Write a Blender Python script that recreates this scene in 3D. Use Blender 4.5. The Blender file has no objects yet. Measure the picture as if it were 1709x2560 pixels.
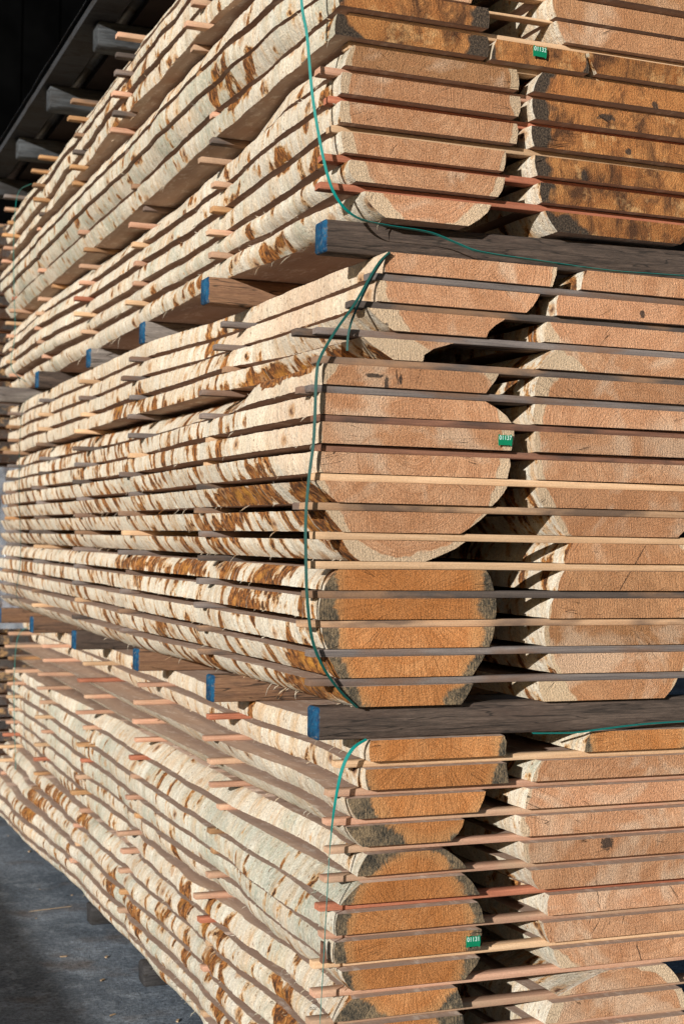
import bpy, bmesh, math, random
from mathutils import Vector, Matrix, noise

random.seed(7)
S = bpy.context.scene
COL = S.collection

# ------------------------------------------------------------------ camera
RIGHT = Vector((0.93003579, -0.367119, 0.01603339))
DOWN = Vector((0.02122556, 0.01010999, -0.99972359))
FWD = Vector((0.36685543, 0.93011904, 0.01719496))
CAMPOS = Vector((-1.30625844, -3.44128027, 1.65048276))
cd = bpy.data.cameras.new('camera')
cam = bpy.data.objects.new('camera', cd)
COL.objects.link(cam)
m = Matrix((RIGHT, -DOWN, -FWD)).transposed().to_4x4()
m.translation = CAMPOS
cam.matrix_world = m
cd.sensor_fit = 'HORIZONTAL'
cd.sensor_width = 24.0
cd.lens = 3680 / 1709 * 24.0
cd.clip_end = 400
cd.dof.use_dof = True
cd.dof.focus_distance = 3.95
cd.dof.aperture_fstop = 5.0
S.camera = cam
S.render.resolution_x = 683
S.render.resolution_y = 1024

# ------------------------------------------------------------------ light
SUN = Vector((1.0, 0.78, -0.30)).normalized()      # direction the light travels
elev = math.asin(-SUN.z)
w = bpy.data.worlds.new('World')
S.world = w
w.use_nodes = True
wn = w.node_tree
sky = wn.nodes.new('ShaderNodeTexSky')
sky.sky_type = 'NISHITA'
sky.sun_disc = False
sky.sun_elevation = elev
sky.sun_rotation = math.atan2(-SUN.x, -SUN.y)
wn.links.new(sky.outputs[0], wn.nodes['Background'].inputs[0])
wn.nodes['Background'].inputs[1].default_value = 0.055
ld = bpy.data.lights.new('sun', 'SUN')
ld.energy = 5.0
ld.angle = math.radians(0.5)
ld.color = (1.0, 0.985, 0.955)
sun = bpy.data.objects.new('sun', ld)
COL.objects.link(sun)
sun.rotation_euler = SUN.to_track_quat('-Z', 'Y').to_euler()
S.view_settings.view_transform = 'Standard'
S.view_settings.look = 'None'
S.view_settings.exposure = 0.31
S.view_settings.gamma = 1.0

# ------------------------------------------------------------------ node helpers
class NT:
    def __init__(s, name, rough=0.85, spec=0.2):
        s.m = bpy.data.materials.new(name)
        s.m.use_nodes = True
        s.t = s.m.node_tree
        s.b = s.t.nodes['Principled BSDF']
        s.b.inputs['Roughness'].default_value = rough
        s.b.inputs['Specular IOR Level'].default_value = spec
    def n(s, typ, **k):
        nd = s.t.nodes.new(typ)
        for a, v in k.items():
            setattr(nd, a, v)
        return nd
    def put(s, inp, v):
        if isinstance(v, bpy.types.NodeSocket):
            s.t.links.new(v, inp)
        elif isinstance(v, (tuple, list)):
            inp.default_value = (*v, 1.0) if (len(v) == 3 and inp.type == 'RGBA') else v
        else:
            inp.default_value = v
    def mth(s, op, a, b=0.0, c=None, clamp=False):
        nd = s.n('ShaderNodeMath', operation=op, use_clamp=clamp)
        s.put(nd.inputs[0], a); s.put(nd.inputs[1], b)
        if c is not None: s.put(nd.inputs[2], c)
        return nd.outputs[0]
    def pos(s):
        return s.n('ShaderNodeNewGeometry').outputs['Position']
    def obj(s):
        return s.n('ShaderNodeTexCoord').outputs['Object']
    def rnd(s):
        return s.n('ShaderNodeObjectInfo').outputs['Random']
    def attr(s, name, out='Fac'):
        return s.n('ShaderNodeAttribute', attribute_name=name).outputs[out]
    def vmul(s, v, k):
        nd = s.n('ShaderNodeVectorMath', operation='MULTIPLY'); s.put(nd.inputs[0], v); s.put(nd.inputs[1], k)
        return nd.outputs[0]
    def vadd(s, v, k):
        nd = s.n('ShaderNodeVectorMath', operation='ADD'); s.put(nd.inputs[0], v); s.put(nd.inputs[1], k)
        return nd.outputs[0]
    def sep(s, v):
        nd = s.n('ShaderNodeSeparateXYZ'); s.put(nd.inputs[0], v); return nd.outputs
    def comb(s, x, y, z):
        nd = s.n('ShaderNodeCombineXYZ')
        s.put(nd.inputs[0], x); s.put(nd.inputs[1], y); s.put(nd.inputs[2], z)
        return nd.outputs[0]
    def noi(s, v, scale=1.0, detail=3.0, rough=0.55, dist=0.0):
        nd = s.n('ShaderNodeTexNoise'); s.put(nd.inputs['Vector'], v)
        nd.inputs['Scale'].default_value = scale; nd.inputs['Detail'].default_value = detail
        nd.inputs['Roughness'].default_value = rough; nd.inputs['Distortion'].default_value = dist
        return nd.outputs[0]
    def vor(s, v, scale=1.0, feat='F1'):
        nd = s.n('ShaderNodeTexVoronoi', feature=feat); s.put(nd.inputs['Vector'], v)
        nd.inputs['Scale'].default_value = scale
        return nd.outputs[0]
    def rng(s, v, a, b, c=0.0, d=1.0):
        nd = s.n('ShaderNodeMapRange'); nd.clamp = True
        s.put(nd.inputs[0], v); s.put(nd.inputs[1], a); s.put(nd.inputs[2], b); s.put(nd.inputs[3], c); s.put(nd.inputs[4], d)
        return nd.outputs[0]
    def mix(s, f, a, b, mode='MIX'):
        nd = s.n('ShaderNodeMix', data_type='RGBA', blend_type=mode)
        s.put(nd.inputs[0], f); s.put(nd.inputs[6], a); s.put(nd.inputs[7], b)
        return nd.outputs[2]
    def ramp(s, f, stops):
        nd = s.n('ShaderNodeValToRGB'); s.put(nd.inputs[0], f)
        e = nd.color_ramp.elements
        while len(e) < len(stops): e.new(0.5)
        for i, (p, c) in enumerate(stops):
            e[i].position = p; e[i].color = (*c, 1)
        return nd.outputs[0]
    def bright(s, col, k):           # multiply colour by scalar socket
        nd = s.n('ShaderNodeVectorMath', operation='SCALE'); s.put(nd.inputs[0], col); s.put(nd.inputs[3], k)
        return nd.outputs[0]
    def bump(s, h, strength=0.5, dist=0.002, normal=None):
        nd = s.n('ShaderNodeBump'); s.put(nd.inputs['Height'], h)
        nd.inputs['Strength'].default_value = strength; nd.inputs['Distance'].default_value = dist
        if normal is not None: s.put(nd.inputs['Normal'], normal)
        return nd.outputs[0]
    def done(s, col, normal=None, rough=None):
        s.put(s.b.inputs['Base Color'], col)
        if normal is not None: s.put(s.b.inputs['Normal'], normal)
        if rough is not None: s.put(s.b.inputs['Roughness'], rough)
        return s.m

# ---- debarked round edge of a plank: cream wood, bark-brown remains, mould
def mat_wane(name, patch=0.58, green=0.3, stripe=0.12, slant=0.0, tint=(0.72, 0.615, 0.465), aniso=1.0):
    q = NT(name, 0.9, 0.15)
    p = q.pos(); x, y, z = q.sep(p)
    ys = q.mth('ADD', y, q.mth('MULTIPLY', z, slant))
    st = q.attr('stain')
    ring = q.noi(q.comb(q.mth('MULTIPLY', x, 5), q.mth('MULTIPLY', ys, 42), q.mth('MULTIPLY', z, 5)), 1, 4, 0.6)
    fib = q.noi(q.comb(q.mth('MULTIPLY', x, 60), q.mth('MULTIPLY', ys, 260), q.mth('MULTIPLY', z, 60)), 1, 3, 0.6)
    big = q.noi(p, 2.6, 3, 0.6)
    mid = q.noi(p, 17, 4, 0.65)
    fine = q.noi(p, 130, 4, 0.7)
    base = q.mix(q.rng(mid, 0.35, 0.68), tint, (0.60, 0.44, 0.28))
    base = q.mix(q.rng(ring, 0.38, 0.62, 0.0, 0.75), base, (0.78, 0.72, 0.60))
    # warm resin streaks
    warm = q.noi(q.comb(q.mth('MULTIPLY', x, 6), q.mth('MULTIPLY', ys, 20), q.mth('MULTIPLY', z, 5)), 1, 3, 0.6)
    base = q.mix(q.rng(warm, 0.54, 0.72, 0, 0.7), base, (0.62, 0.36, 0.16))
    # mould
    gm = q.noi(q.vadd(p, (7.3, 1.1, 4.2)), 3.2, 4, 0.7)
    gsp = q.noi(p, 90, 3, 0.7)
    gmask = q.mth('MULTIPLY', q.rng(gm, 0.62 - green * 0.35, 0.74 - green * 0.2), q.rng(gsp, 0.38, 0.62, 0.35, 1.0))
    base = q.mix(q.mth('MULTIPLY', gmask, 0.78), base, (0.36, 0.39, 0.30))
    # bark remains
    pa = q.noi(q.comb(q.mth('MULTIPLY', x, 6), q.mth('MULTIPLY', ys, 11.5 + 4.0 * aniso), q.mth('MULTIPLY', z, 15 - 8.5 * aniso)), 1, 1.5, 0.5)
    iso = q.noi(q.vadd(p, (1, 2, 3)), 38, 4, 0.7)
    occ = q.noi(q.vadd(p, (5, 3, 8)), 2.3, 2, .5)
    pa = q.mth('ADD', pa, q.mth('MULTIPLY', q.mth('SUBTRACT', occ, 0.5), 0.22))
    pv = q.mth('ADD', q.mth('ADD', pa, q.mth('MULTIPLY', q.mth('ADD', q.mth('SUBTRACT', mid, 0.5), q.mth('SUBTRACT', iso, 0.5)), 0.30)), q.mth('MULTIPLY', st, 0.34))
    halo = q.rng(pv, patch - 0.045, patch + 0.005)
    base = q.mix(q.mth('MULTIPLY', halo, 0.75), base, (0.58, 0.29, 0.085))
    pm = q.rng(pv, patch + 0.012, patch + 0.03)
    pc = q.noi(q.comb(q.mth('MULTIPLY', x, 34), q.mth('MULTIPLY', ys, 50), q.mth('MULTIPLY', z, 34)), 1, 5, 0.75, 0.5)
    pcol = q.ramp(pc, [(0.38, (0.022, 0.010, 0.007)), (0.46, (0.11, 0.034, 0.012)), (0.55, (0.36, 0.125, 0.026)), (0.66, (0.60, 0.29, 0.09))])
    deep = q.rng(st, 0.55, 0.95)
    pcol = q.mix(q.mth('MULTIPLY', deep, q.rng(mid, 0.48, 0.60)), pcol, (0.50, 0.22, 0.035))
    base = q.mix(q.mth('MULTIPLY', pm, 0.93), base, pcol)
    base = q.mix(q.mth('MULTIPLY', q.rng(st, -0.15, -0.5), q.rng(warm, .35, .6, .9, .5)), base, q.mix(q.rng(big, .4, .6), (0.80, 0.58, 0.40), (0.76, 0.64, 0.47)))
    # specks
    sp = q.noi(q.vadd(p, (3, 5, 9)), 75, 2, 0.6)
    base = q.mix(q.rng(sp, 0.655, 0.70, 0, 0.75), base, (0.20, 0.10, 0.05))
    # small branch scars
    vd = q.vor(q.vadd(q.vmul(p, (3.0, 7.0, 9.0)), q.vmul(q.comb(mid, iso, mid), (.35, .35, .35))), 1)
    base = q.mix(q.rng(vd, 0.13, 0.21, 0.75, 0), base, (0.50, 0.27, 0.12))
    base = q.mix(q.rng(vd, 0.05, 0.11, 0.9, 0), base, (0.09, 0.035, 0.02))
    base = q.bright(base, q.rng(fine, 0.3, 0.7, 0.74, 1.14))
    base = q.bright(base, q.rng(fib, 0.3, 0.7, 1 - stripe, 1 + stripe * 0.6))
    base = q.bright(base, q.rng(big, 0.35, 0.65, 0.9, 1.06))
    fuzz = q.noi(q.comb(q.mth('MULTIPLY', x, 300), q.mth('MULTIPLY', y, 300), q.mth('MULTIPLY', z, 170)), 1, 3, 0.8)
    base = q.bright(base, q.rng(fuzz, 0.3, 0.7, 0.70, 1.18))
    # chatter left by the debarker: thin pale scars every few centimetres
    sc = q.mth('FRACT', q.mth('ADD', q.mth('MULTIPLY', q.mth('ADD', ys, q.mth('MULTIPLY', q.mth('SUBTRACT', mid, .5), .02)), 13.0), q.mth('MULTIPLY', big, 2.0)))
    scar = q.mth('MULTIPLY', q.rng(sc, 0.0, 0.09, 1.0, 0.0), q.rng(q.noi(p, 8, 2), .45, .6))
    base = q.mix(q.mth('MULTIPLY', scar, 0.55), base, (0.86, 0.76, 0.60))
    h = q.mth('ADD', q.mth('MULTIPLY', fuzz, 0.42), q.mth('ADD', q.mth('MULTIPLY', q.mth('ADD', fine, scar), 0.35), q.mth('MULTIPLY', ring, 0.45)))
    h = q.mth('SUBTRACT', q.mth('ADD', h, q.mth('MULTIPLY', mid, 1.1)), q.mth('MULTIPLY', pm, 0.8))
    return q.done(base, q.bump(h, 0.95, 0.0085))

CRACKS = [(.86, 1.515, .945, 1.645), (.80, .745, .815, .66), (.20, 2.035, .19, 2.085), (.44, 1.33, .445, 1.38), (.93, .56, .95, .50)]
MARKS = [(.135, 2.192, .034, .012), (.135, 2.062, .030, .006), (.165, 2.045, .007, .02), (.205, 2.055, .006, .016), (.835, .835, .022, .022), (.925, 2.275, .010, .012), (.87, 2.715, .010, .010), (.955, 2.85, .012, .014), (.80, 2.80, .03, .012), (.74, 2.63, .012, .03)]
# ---- cross-cut end face
def mat_end(name, kind='fresh', heart=(0.60, 0.33, 0.165), heart2=(0.46, 0.215, 0.085), sap=(0.84, 0.63, 0.41)):
    q = NT(name, 0.85, 0.2)
    p = q.pos(); x, y, z = q.sep(p)
    g = q.attr('grain', 'Vector'); gx, gy, gz = q.sep(g)
    tone = q.attr('tone')
    q2 = q.mth('SQRT', q.mth('ADD', q.mth('MULTIPLY', gx, gx), q.mth('MULTIPLY', gz, gz)))
    wob = q.noi(p, 7, 3, 0.6)
    rr = q.mth('ADD', q2, q.mth('MULTIPLY', q.mth('SUBTRACT', wob, 0.5), 0.16))
    rings = q.mth('SINE', q.mth('MULTIPLY', rr, 260))
    cutd = q.mth('SUBTRACT', q.mth('ADD', x, q.mth('MULTIPLY', z, 0.9)), q.attr('cut'))
    side = q.rng(cutd, -0.0008, 0.0008)
    rings2 = q.noi(q.comb(q.mth('MULTIPLY', rr, 55), 0.0, tone), 1, 4, 0.7)
    ang = q.mth('ARCTAN2', gz, gx)
    rays = q.noi(q.comb(q.mth('MULTIPLY', ang, 34), q.mth('MULTIPLY', q2, 1.5), tone), 1, 4, 0.7)
    blot = q.noi(q.vadd(p, q.comb(tone, 0.0, tone)), 11, 4, 0.65, 0.6)
    fine = q.noi(q.comb(q.mth('MULTIPLY', x, 240), y, q.mth('MULTIPLY', z, 170)), 1, 4, 0.75)
    saw = q.noi(q.comb(q.mth('ADD', q.mth('MULTIPLY', x, 330), q.mth('MULTIPLY', z, 30)), y, q.mth('MULTIPLY', z, 14)), 1, 3, 0.7)
    # saw marks differ from plank to plank: vertical chatter or grain-torn surface
    col = q.mix(q.rng(blot, 0.36, 0.66), heart, heart2)
    col = q.mix(q.rng(rings2, 0.46, 0.60, 0, 0.5), col, tuple(min(1, c * k_) for c, k_ in zip(heart2, (.82, .74, .68))))
    col = q.mix(q.rng(tone, 0.55, 1.0, 0, 0.4), col, tuple(c * k_ for c, k_ in zip(heart, (1.05, .93, .95))))
    col = q.mix(q.rng(tone, 0.45, 0.0, 0, 0.5), col, tuple(c * k_ for c, k_ in zip(heart2, (1.02, .95, .85))))
    if kind == 'fresh':
        pale = q.noi(q.vadd(p, (4, 2, 1)), 5, 3, 0.6, 0.8)
        col = q.mix(q.rng(pale, 0.50, 0.62, 0, 0.65), col, (0.86, 0.60, 0.40))
        red = q.noi(q.vadd(p, (14, 2, 5)), 6.5, 4, 0.65, 1.2)
        col = q.mix(q.rng(red, 0.52, 0.66, 0, 0.6), col, (0.60, 0.27, 0.12))
        edge = q.rng(q.mth('ADD', rr, q.mth('MULTIPLY', q.mth('SUBTRACT', wob, 0.5), 0.12)), 0.885, 0.90)
        col = q.mix(q.mth('MULTIPLY', edge, 0.85), col, sap)
    elif kind == 'old':
        col = q.mix(q.rng(rays, 0.50, 0.66, 0, 0.6), col, (0.30, 0.11, 0.03))
        e0 = q.rng(rr, 0.66, 0.74)
        col = q.mix(q.mth('MULTIPLY', e0, 0.45), col, (0.66, 0.36, 0.15))
        mot = q.noi(q.comb(q.mth('MULTIPLY', x, 200), y, q.mth('MULTIPLY', z, 75)), 1, 4, 0.85)
        mot2 = q.noi(p, 16, 3, 0.6)
        dk = q.ramp(q.mth('ADD', q.mth('MULTIPLY', mot, 0.65), q.mth('MULTIPLY', mot2, 0.35)), [(0.37, (0.030, 0.028, 0.024)), (0.46, (0.12, 0.098, 0.068)), (0.54, (0.32, 0.225, 0.13)), (0.63, (0.54, 0.38, 0.21))])
        edge = q.rng(q.mth('ADD', rr, q.mth('MULTIPLY', q.mth('ADD', q.mth('MULTIPLY', q.mth('SUBTRACT', wob, 0.5), 1.0), q.mth('MULTIPLY', q.mth('SUBTRACT', rays, 0.5), 0.35)), 0.30)), 0.765, 0.80)
        col = q.mix(edge, col, dk)
    else:   # rust
        bl = q.noi(q.vadd(q.vmul(p, (1.6, 1, .8)), (2, 9, 3)), 8, 5, 0.72, 0.6)
        col = q.mix(q.rng(bl, 0.46, 0.62, 0, 0.92), col, (0.10, 0.045, 0.022))
        col = q.mix(q.rng(q.noi(q.vadd(p, (8, 1, 3)), 10, 4, .7), 0.56, 0.68, 0, 0.8), col, (0.82, 0.47, 0.20))
        edge = q.rng(q.mth('ADD', rr, q.mth('MULTIPLY', q.mth('SUBTRACT', wob, 0.5), 0.5)), 0.80, 0.84)
        col = q.mix(edge, col, q.mix(q.rng(fine, 0.35, 0.65), (0.025, 0.02, 0.018), (0.16, 0.11, 0.07)))
    # radial checks
    chk = q.noi(q.comb(q.mth('MULTIPLY', ang, 9), q.mth('MULTIPLY', q2, 0.7), q.mth('MULTIPLY', tone, 3)), 1, 2, 0.5)
    ck = q.mth('MULTIPLY', q.rng(q.mth('ABSOLUTE', q.mth('SUBTRACT', chk, 0.5)), 0.0, 0.006, 1.0, 0.0), q.rng(q.noi(p, 9, 1), 0.55, 0.62))
    col = q.mix(q.mth('MULTIPLY', ck, 0.35), col, (0.10, 0.05, 0.03))
    for (mx, mz, ra, rb) in MARKS:
        d = q.mth('ADD', q.mth('POWER', q.mth('ABSOLUTE', q.mth('DIVIDE', q.mth('SUBTRACT', x, mx), ra)), 2.0), q.mth('POWER', q.mth('ABSOLUTE', q.mth('DIVIDE', q.mth('SUBTRACT', z, mz), rb)), 2.0))
        dd = q.mth('ADD', d, q.mth('MULTIPLY', q.mth('SUBTRACT', q.noi(p, 70, 4, .7), 0.5), 3.2))
        col = q.mix(q.rng(dd, 0.5, 0.95, 0.9, 0.0), col, (0.06, 0.045, 0.035))
    for (ax_, az_, bx_, bz_) in CRACKS:
        L = math.hypot(bx_ - ax_, bz_ - az_); ux, uz = (bx_ - ax_) / L, (bz_ - az_) / L
        xa = q.mth('SUBTRACT', x, ax_); za = q.mth('SUBTRACT', z, az_)
        al = q.mth('ADD', q.mth('MULTIPLY', xa, ux), q.mth('MULTIPLY', za, uz))
        pd = q.mth('ADD', q.mth('SUBTRACT', q.mth('MULTIPLY', xa, uz), q.mth('MULTIPLY', za, ux)), q.mth('MULTIPLY', q.mth('SUBTRACT', q.noi(p, 45, 3, .7), .5), .012))
        mk = q.mth('MULTIPLY', q.rng(q.mth('ABSOLUTE', pd), 0.0008, 0.0022, 1.0, 0.0), q.rng(q.mth('ABSOLUTE', q.mth('SUBTRACT', al, L / 2)), L / 2 - .01, L / 2, 1.0, 0.0))
        col = q.mix(q.mth('MULTIPLY', mk, 0.85), col, (0.035, 0.022, 0.015))
    col = q.bright(col, q.mth('SUBTRACT', q.rng(side, 0, 1, 0.955, 1.04), q.rng(q.mth('ABSOLUTE', cutd), 0.0, 0.0012, 0.35, 0.0)))
    col = q.bright(col, q.rng(fine, 0.28, 0.72, 0.58, 1.34))
    col = q.bright(col, q.rng(rings, -1, 1, 0.97, 1.02))
    col = q.bright(col, q.rng(tone, 0, 1, 0.84, 1.12))
    sel = q.rng(q.noi(q.vadd(p, q.comb(tone, tone, 0.0)), 6, 2), 0.42, 0.58)
    h = q.mth('ADD', q.mth('MULTIPLY', fine, 0.9), q.mth('MULTIPLY', saw, q.rng(sel, 0, 1, 0.3, 1.1)))
    h = q.mth('ADD', h, q.mth('MULTIPLY', rays if kind == 'old' else rings2, 0.6))
    h = q.mth('SUBTRACT', h, q.mth('MULTIPLY', ck, 1.5))
    gran = q.noi(q.comb(q.mth('MULTIPLY', x, 210), y, q.mth('MULTIPLY', z, 210)), 1, 3, 0.8)
    h = q.mth('ADD', h, q.mth('MULTIPLY', gran, 0.8))
    return q.done(col, q.bump(h, 1.0, 0.0095))

def mat_sawn(name='sawn_face'):
    q = NT(name, 0.85, 0.15)
    p = q.pos(); x, y, z = q.sep(p)
    gr = q.noi(q.comb(q.mth('MULTIPLY', x, 55), q.mth('MULTIPLY', y, 2.2), q.mth('MULTIPLY', z, 55)), 1, 4, 0.65)
    cr = q.noi(q.comb(q.mth('MULTIPLY', x, 20), q.mth('MULTIPLY', y, 160), z), 1, 3, 0.6)
    b = q.noi(p, 4, 3, 0.6)
    c = q.mix(q.rng(gr, 0.3, 0.7), (0.50, 0.365, 0.28), (0.41, 0.285, 0.21))
    c = q.mix(q.rng(b, 0.4, 0.65, 0, 0.6), c, (0.44, 0.28, 0.19))
    # sawdust lying in drifts
    du = q.noi(q.comb(q.mth('MULTIPLY', x, 30), q.mth('MULTIPLY', y, 12), z), 1, 5, 0.75)
    c = q.mix(q.rng(du, 0.54, 0.64, 0, 0.6), c, (0.72, 0.61, 0.50))
    c = q.bright(c, q.rng(cr, 0.3, 0.7, 0.92, 1.06))
    return q.done(c, q.bump(q.mth('ADD', cr, q.mth('MULTIPLY', du, 0.8)), 0.6, 0.002))

# lath / bearer wood, grain along X
def mat_stick(name, c1, c2, dark=None, weather=0.0):
    q = NT(name, 0.8, 0.2)
    o = q.pos(); x, y, z = q.sep(o)
    r = q.attr('tone')
    rz = q.mth('MULTIPLY', r, 30)
    gr = q.noi(q.comb(q.mth('MULTIPLY', x, 5), q.mth('ADD', q.mth('MULTIPLY', y, 130), rz), q.mth('MULTIPLY', z, 160)), 1, 4, 0.65, 0.3)
    bl = q.noi(q.comb(q.mth('MULTIPLY', x, 3), q.mth('ADD', y, rz), q.mth('MULTIPLY', z, 10)), 1, 3, 0.65)
    fine = q.noi(o, 260, 3, 0.7)
    c = q.mix(q.rng(gr, 0.33, 0.68), c1, c2)
    if dark:
        c = q.mix(q.rng(bl, 0.46, 0.60, 0, 0.9), c, dark)
    c = q.bright(c, q.rng(r, 0, 1, 0.78, 1.18))
    c = q.bright(c, q.rng(fine, 0.3, 0.7, 0.84, 1.12))
    return q.done(c, q.bump(q.mth('ADD', gr, q.mth('MULTIPLY', fine, 0.5)), 0.6, 0.002))

def mat_bearer(name, c1, c2, c3):
    q = NT(name, 0.85, 0.2)
    o = q.pos(); x, y, z = q.sep(o)
    r = q.attr('tone')
    rz = q.mth('MULTIPLY', r, 30)
    gr = q.noi(q.comb(q.mth('MULTIPLY', x, 4.5), q.mth('ADD', q.mth('MULTIPLY', y, 60), rz), q.mth('MULTIPLY', z, 85)), 1, 5, 0.7, 0.5)
    bl = q.noi(q.comb(q.mth('MULTIPLY', x, 2.5), q.mth('ADD', q.mth('MULTIPLY', y, 4), rz), q.mth('MULTIPLY', z, 12)), 1, 3, 0.6)
    fine = q.noi(q.comb(q.mth('MULTIPLY', x, 40), q.mth('MULTIPLY', y, 300), q.mth('MULTIPLY', z, 300)), 1, 3, 0.7)
    c = q.mix(q.rng(gr, 0.32, 0.66), c1, c2)
    c = q.mix(q.rng(bl, 0.5, 0.64, 0, 0.8), c, c3)
    c = q.bright(c, q.rng(fine, 0.3, 0.7, 0.75, 1.2))
    c = q.bright(c, q.rng(r, 0, 1, 0.85, 1.15))
    g2 = q.noi(q.comb(q.mth('MULTIPLY', x, 3.0), q.mth('ADD', q.mth('MULTIPLY', y, 8), rz), q.mth('MULTIPLY', z, 42)), 1, 2, 0.5, 0.3)
    ckk = q.rng(q.mth('ABSOLUTE', q.mth('SUBTRACT', g2, 0.5)), 0.004, 0.016, 0.8, 0.0)
    c = q.mix(ckk, c, (0.02, 0.016, 0.013))
    # knot swirls
    kn = q.vor(q.comb(q.mth('MULTIPLY', x, 2.2), rz, q.mth('MULTIPLY', z, 9)), 1)
    c = q.mix(q.rng(kn, 0.05, 0.10, 0.75, 0), c, (0.045, 0.03, 0.022))
    # painted end, bleeding a little round the corner
    b = q.attr('paint')
    pn = q.noi(o, 120, 3, 0.7)
    pm = q.rng(q.mth('ADD', b, q.mth('MULTIPLY', q.mth('SUBTRACT', pn, 0.5), 1.3)), 0.40, 0.55)
    c = q.mix(pm, c, q.mix(q.rng(q.noi(o, 60, 4, 0.75), 0.56, 0.66, 0, .75), q.mix(q.rng(q.noi(o, 45, 3, 0.7), 0.35, 0.7), (0.004, 0.030, 0.075), (0.010, 0.085, 0.165)), (0.13, 0.12, 0.11)))
    return q.done(c, q.bump(q.mth('ADD', gr, q.mth('MULTIPLY', fine, 0.5)), 0.75, 0.004))

def mat_plain(name, c, rough=0.6, spec=0.3, var=0.15, scale=30):
    q = NT(name, rough, spec)
    n = q.noi(q.pos(), scale, 3, 0.6)
    col = q.bright(c, q.rng(n, 0.3, 0.7, 1 - var, 1 + var))
    return q.done(col, q.bump(n, 0.2, 0.002))

M = {}
M['sawn'] = mat_sawn()
M['w_top'] = mat_wane('wane_creamy', 0.665, 0.32, 0.10, 0.15, aniso=0.35)
M['w_topg'] = mat_wane('wane_greenish', 0.66, 0.66, 0.10, 0.15, aniso=0.35)
M['w_mid'] = mat_wane('wane_streaked', 0.575, 0.05, 0.13, -0.35, (0.74, 0.65, 0.505))
M['w_midu'] = mat_wane('wane_yellow', 0.66, 0.0, 0.12, 0.25, (0.72, 0.58, 0.41))
M['w_low'] = mat_wane('wane_pale', 0.72, 0.25, 0.12, -0.2)
M['w_lowg'] = mat_wane('wane_mouldy', 0.665, 0.62, 0.12, -0.2, (0.66, 0.60, 0.47))
M['w_low2'] = mat_wane('wane_barky', 0.64, 0.35, 0.12, -0.15, (0.68, 0.59, 0.45))
M['e_fresh'] = mat_end('end_fresh', 'fresh', (0.82, 0.455, 0.25), (0.65, 0.315, 0.155))
M['e_brown'] = mat_end('end_tan', 'fresh', (0.66, 0.35, 0.17), (0.50, 0.245, 0.11), (0.80, 0.59, 0.37))
M['e_old'] = mat_end('end_weathered', 'old', (0.84, 0.385, 0.145), (0.68, 0.26, 0.075))
M['e_dull'] = mat_end('end_dull', 'rust', (0.13, 0.11, 0.095), (0.07, 0.062, 0.058))
M['e_rust'] = mat_end('end_rust', 'rust', (0.66, 0.30, 0.10), (0.42, 0.155, 0.045))
STK = {
 'salmon': (mat_stick('lath_salmon', (0.54, 0.315, 0.21), (0.40, 0.205, 0.125), (0.46, 0.30, 0.19)), 'salmon'),
 'red': (mat_stick('lath_red', (0.42, 0.16, 0.09), (0.26, 0.085, 0.045)), 'reddish'),
 'orange': (mat_stick('lath_orange', (0.52, 0.30, 0.14), (0.38, 0.19, 0.08), (0.16, 0.09, 0.05)), 'orange'),
 'grey': (mat_stick('lath_grey', (0.21, 0.175, 0.155), (0.11, 0.092, 0.085), (0.17, 0.10, 0.065)), 'weathered grey'),
 'dark': (mat_stick('lath_dark', (0.11, 0.085, 0.07), (0.06, 0.048, 0.042), (0.26, 0.15, 0.085)), 'dark brown'),
 'umber': (mat_stick('lath_umber', (0.24, 0.115, 0.07), (0.13, 0.062, 0.04), (0.07, 0.045, 0.035)), 'dark reddish brown'),
 'mixed': (mat_stick('lath_mixed', (0.50, 0.32, 0.19), (0.38, 0.22, 0.12), (0.13, 0.085, 0.06)), 'blotchy tan'),
 'tan': (mat_stick('lath_tan', (0.60, 0.40, 0.24), (0.46, 0.28, 0.15)), 'pale tan'),
}
M['bearer_g'] = mat_bearer('bearer_grey', (0.12, 0.085, 0.065), (0.036, 0.027, 0.022), (0.075, 0.050, 0.038))  # darkened to carry the shadow on the front bearer
M['bearer_b'] = mat_bearer('bearer_brown', (0.28, 0.155, 0.085), (0.16, 0.085, 0.05), (0.11, 0.07, 0.05))
M['bearer_l'] = mat_bearer('bearer_light', (0.26, 0.225, 0.195), (0.13, 0.11, 0.095), (0.11, 0.09, 0.08))
M['joist'] = mat_bearer('joist_grey', (0.080, 0.086, 0.09), (0.030, 0.032, 0.034), (0.030, 0.026, 0.023))
M['dull_joist'] = mat_bearer('edge_grey', (0.05, 0.052, 0.056), (0.028, 0.028, 0.03), (0.03, 0.026, 0.023))
M['shade_dark_wood'] = mat_bearer('bearer_shade_dark', (0.05, 0.046, 0.044), (0.02, 0.018, 0.018), (0.03, 0.027, 0.025))  # shade at ground level is put into this dark colour
M['strap_teal'] = mat_plain('strap_teal', (0.0, 0.17, 0.145), 0.4, 0.5, 0.1, 80)
M['strap_dark'] = mat_plain('strap_dark', (0.004, 0.05, 0.04), 0.4, 0.5, 0.1, 80)
M['tag'] = mat_plain('tag_green', (0.0, 0.17, 0.075), 0.45, 0.5, 0.06, 40)
M['ink'] = mat_plain('tag_white', (0.62, 0.80, 0.74), 0.6, 0.3, 0.03, 40)

# ------------------------------------------------------------------ object helpers
def meta(o, label=None, cat=None, group=None, kind=None):
    if label: o['label'] = label
    if cat: o['category'] = cat
    if group: o['group'] = group
    if kind: o['kind'] = kind
    return o

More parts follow.
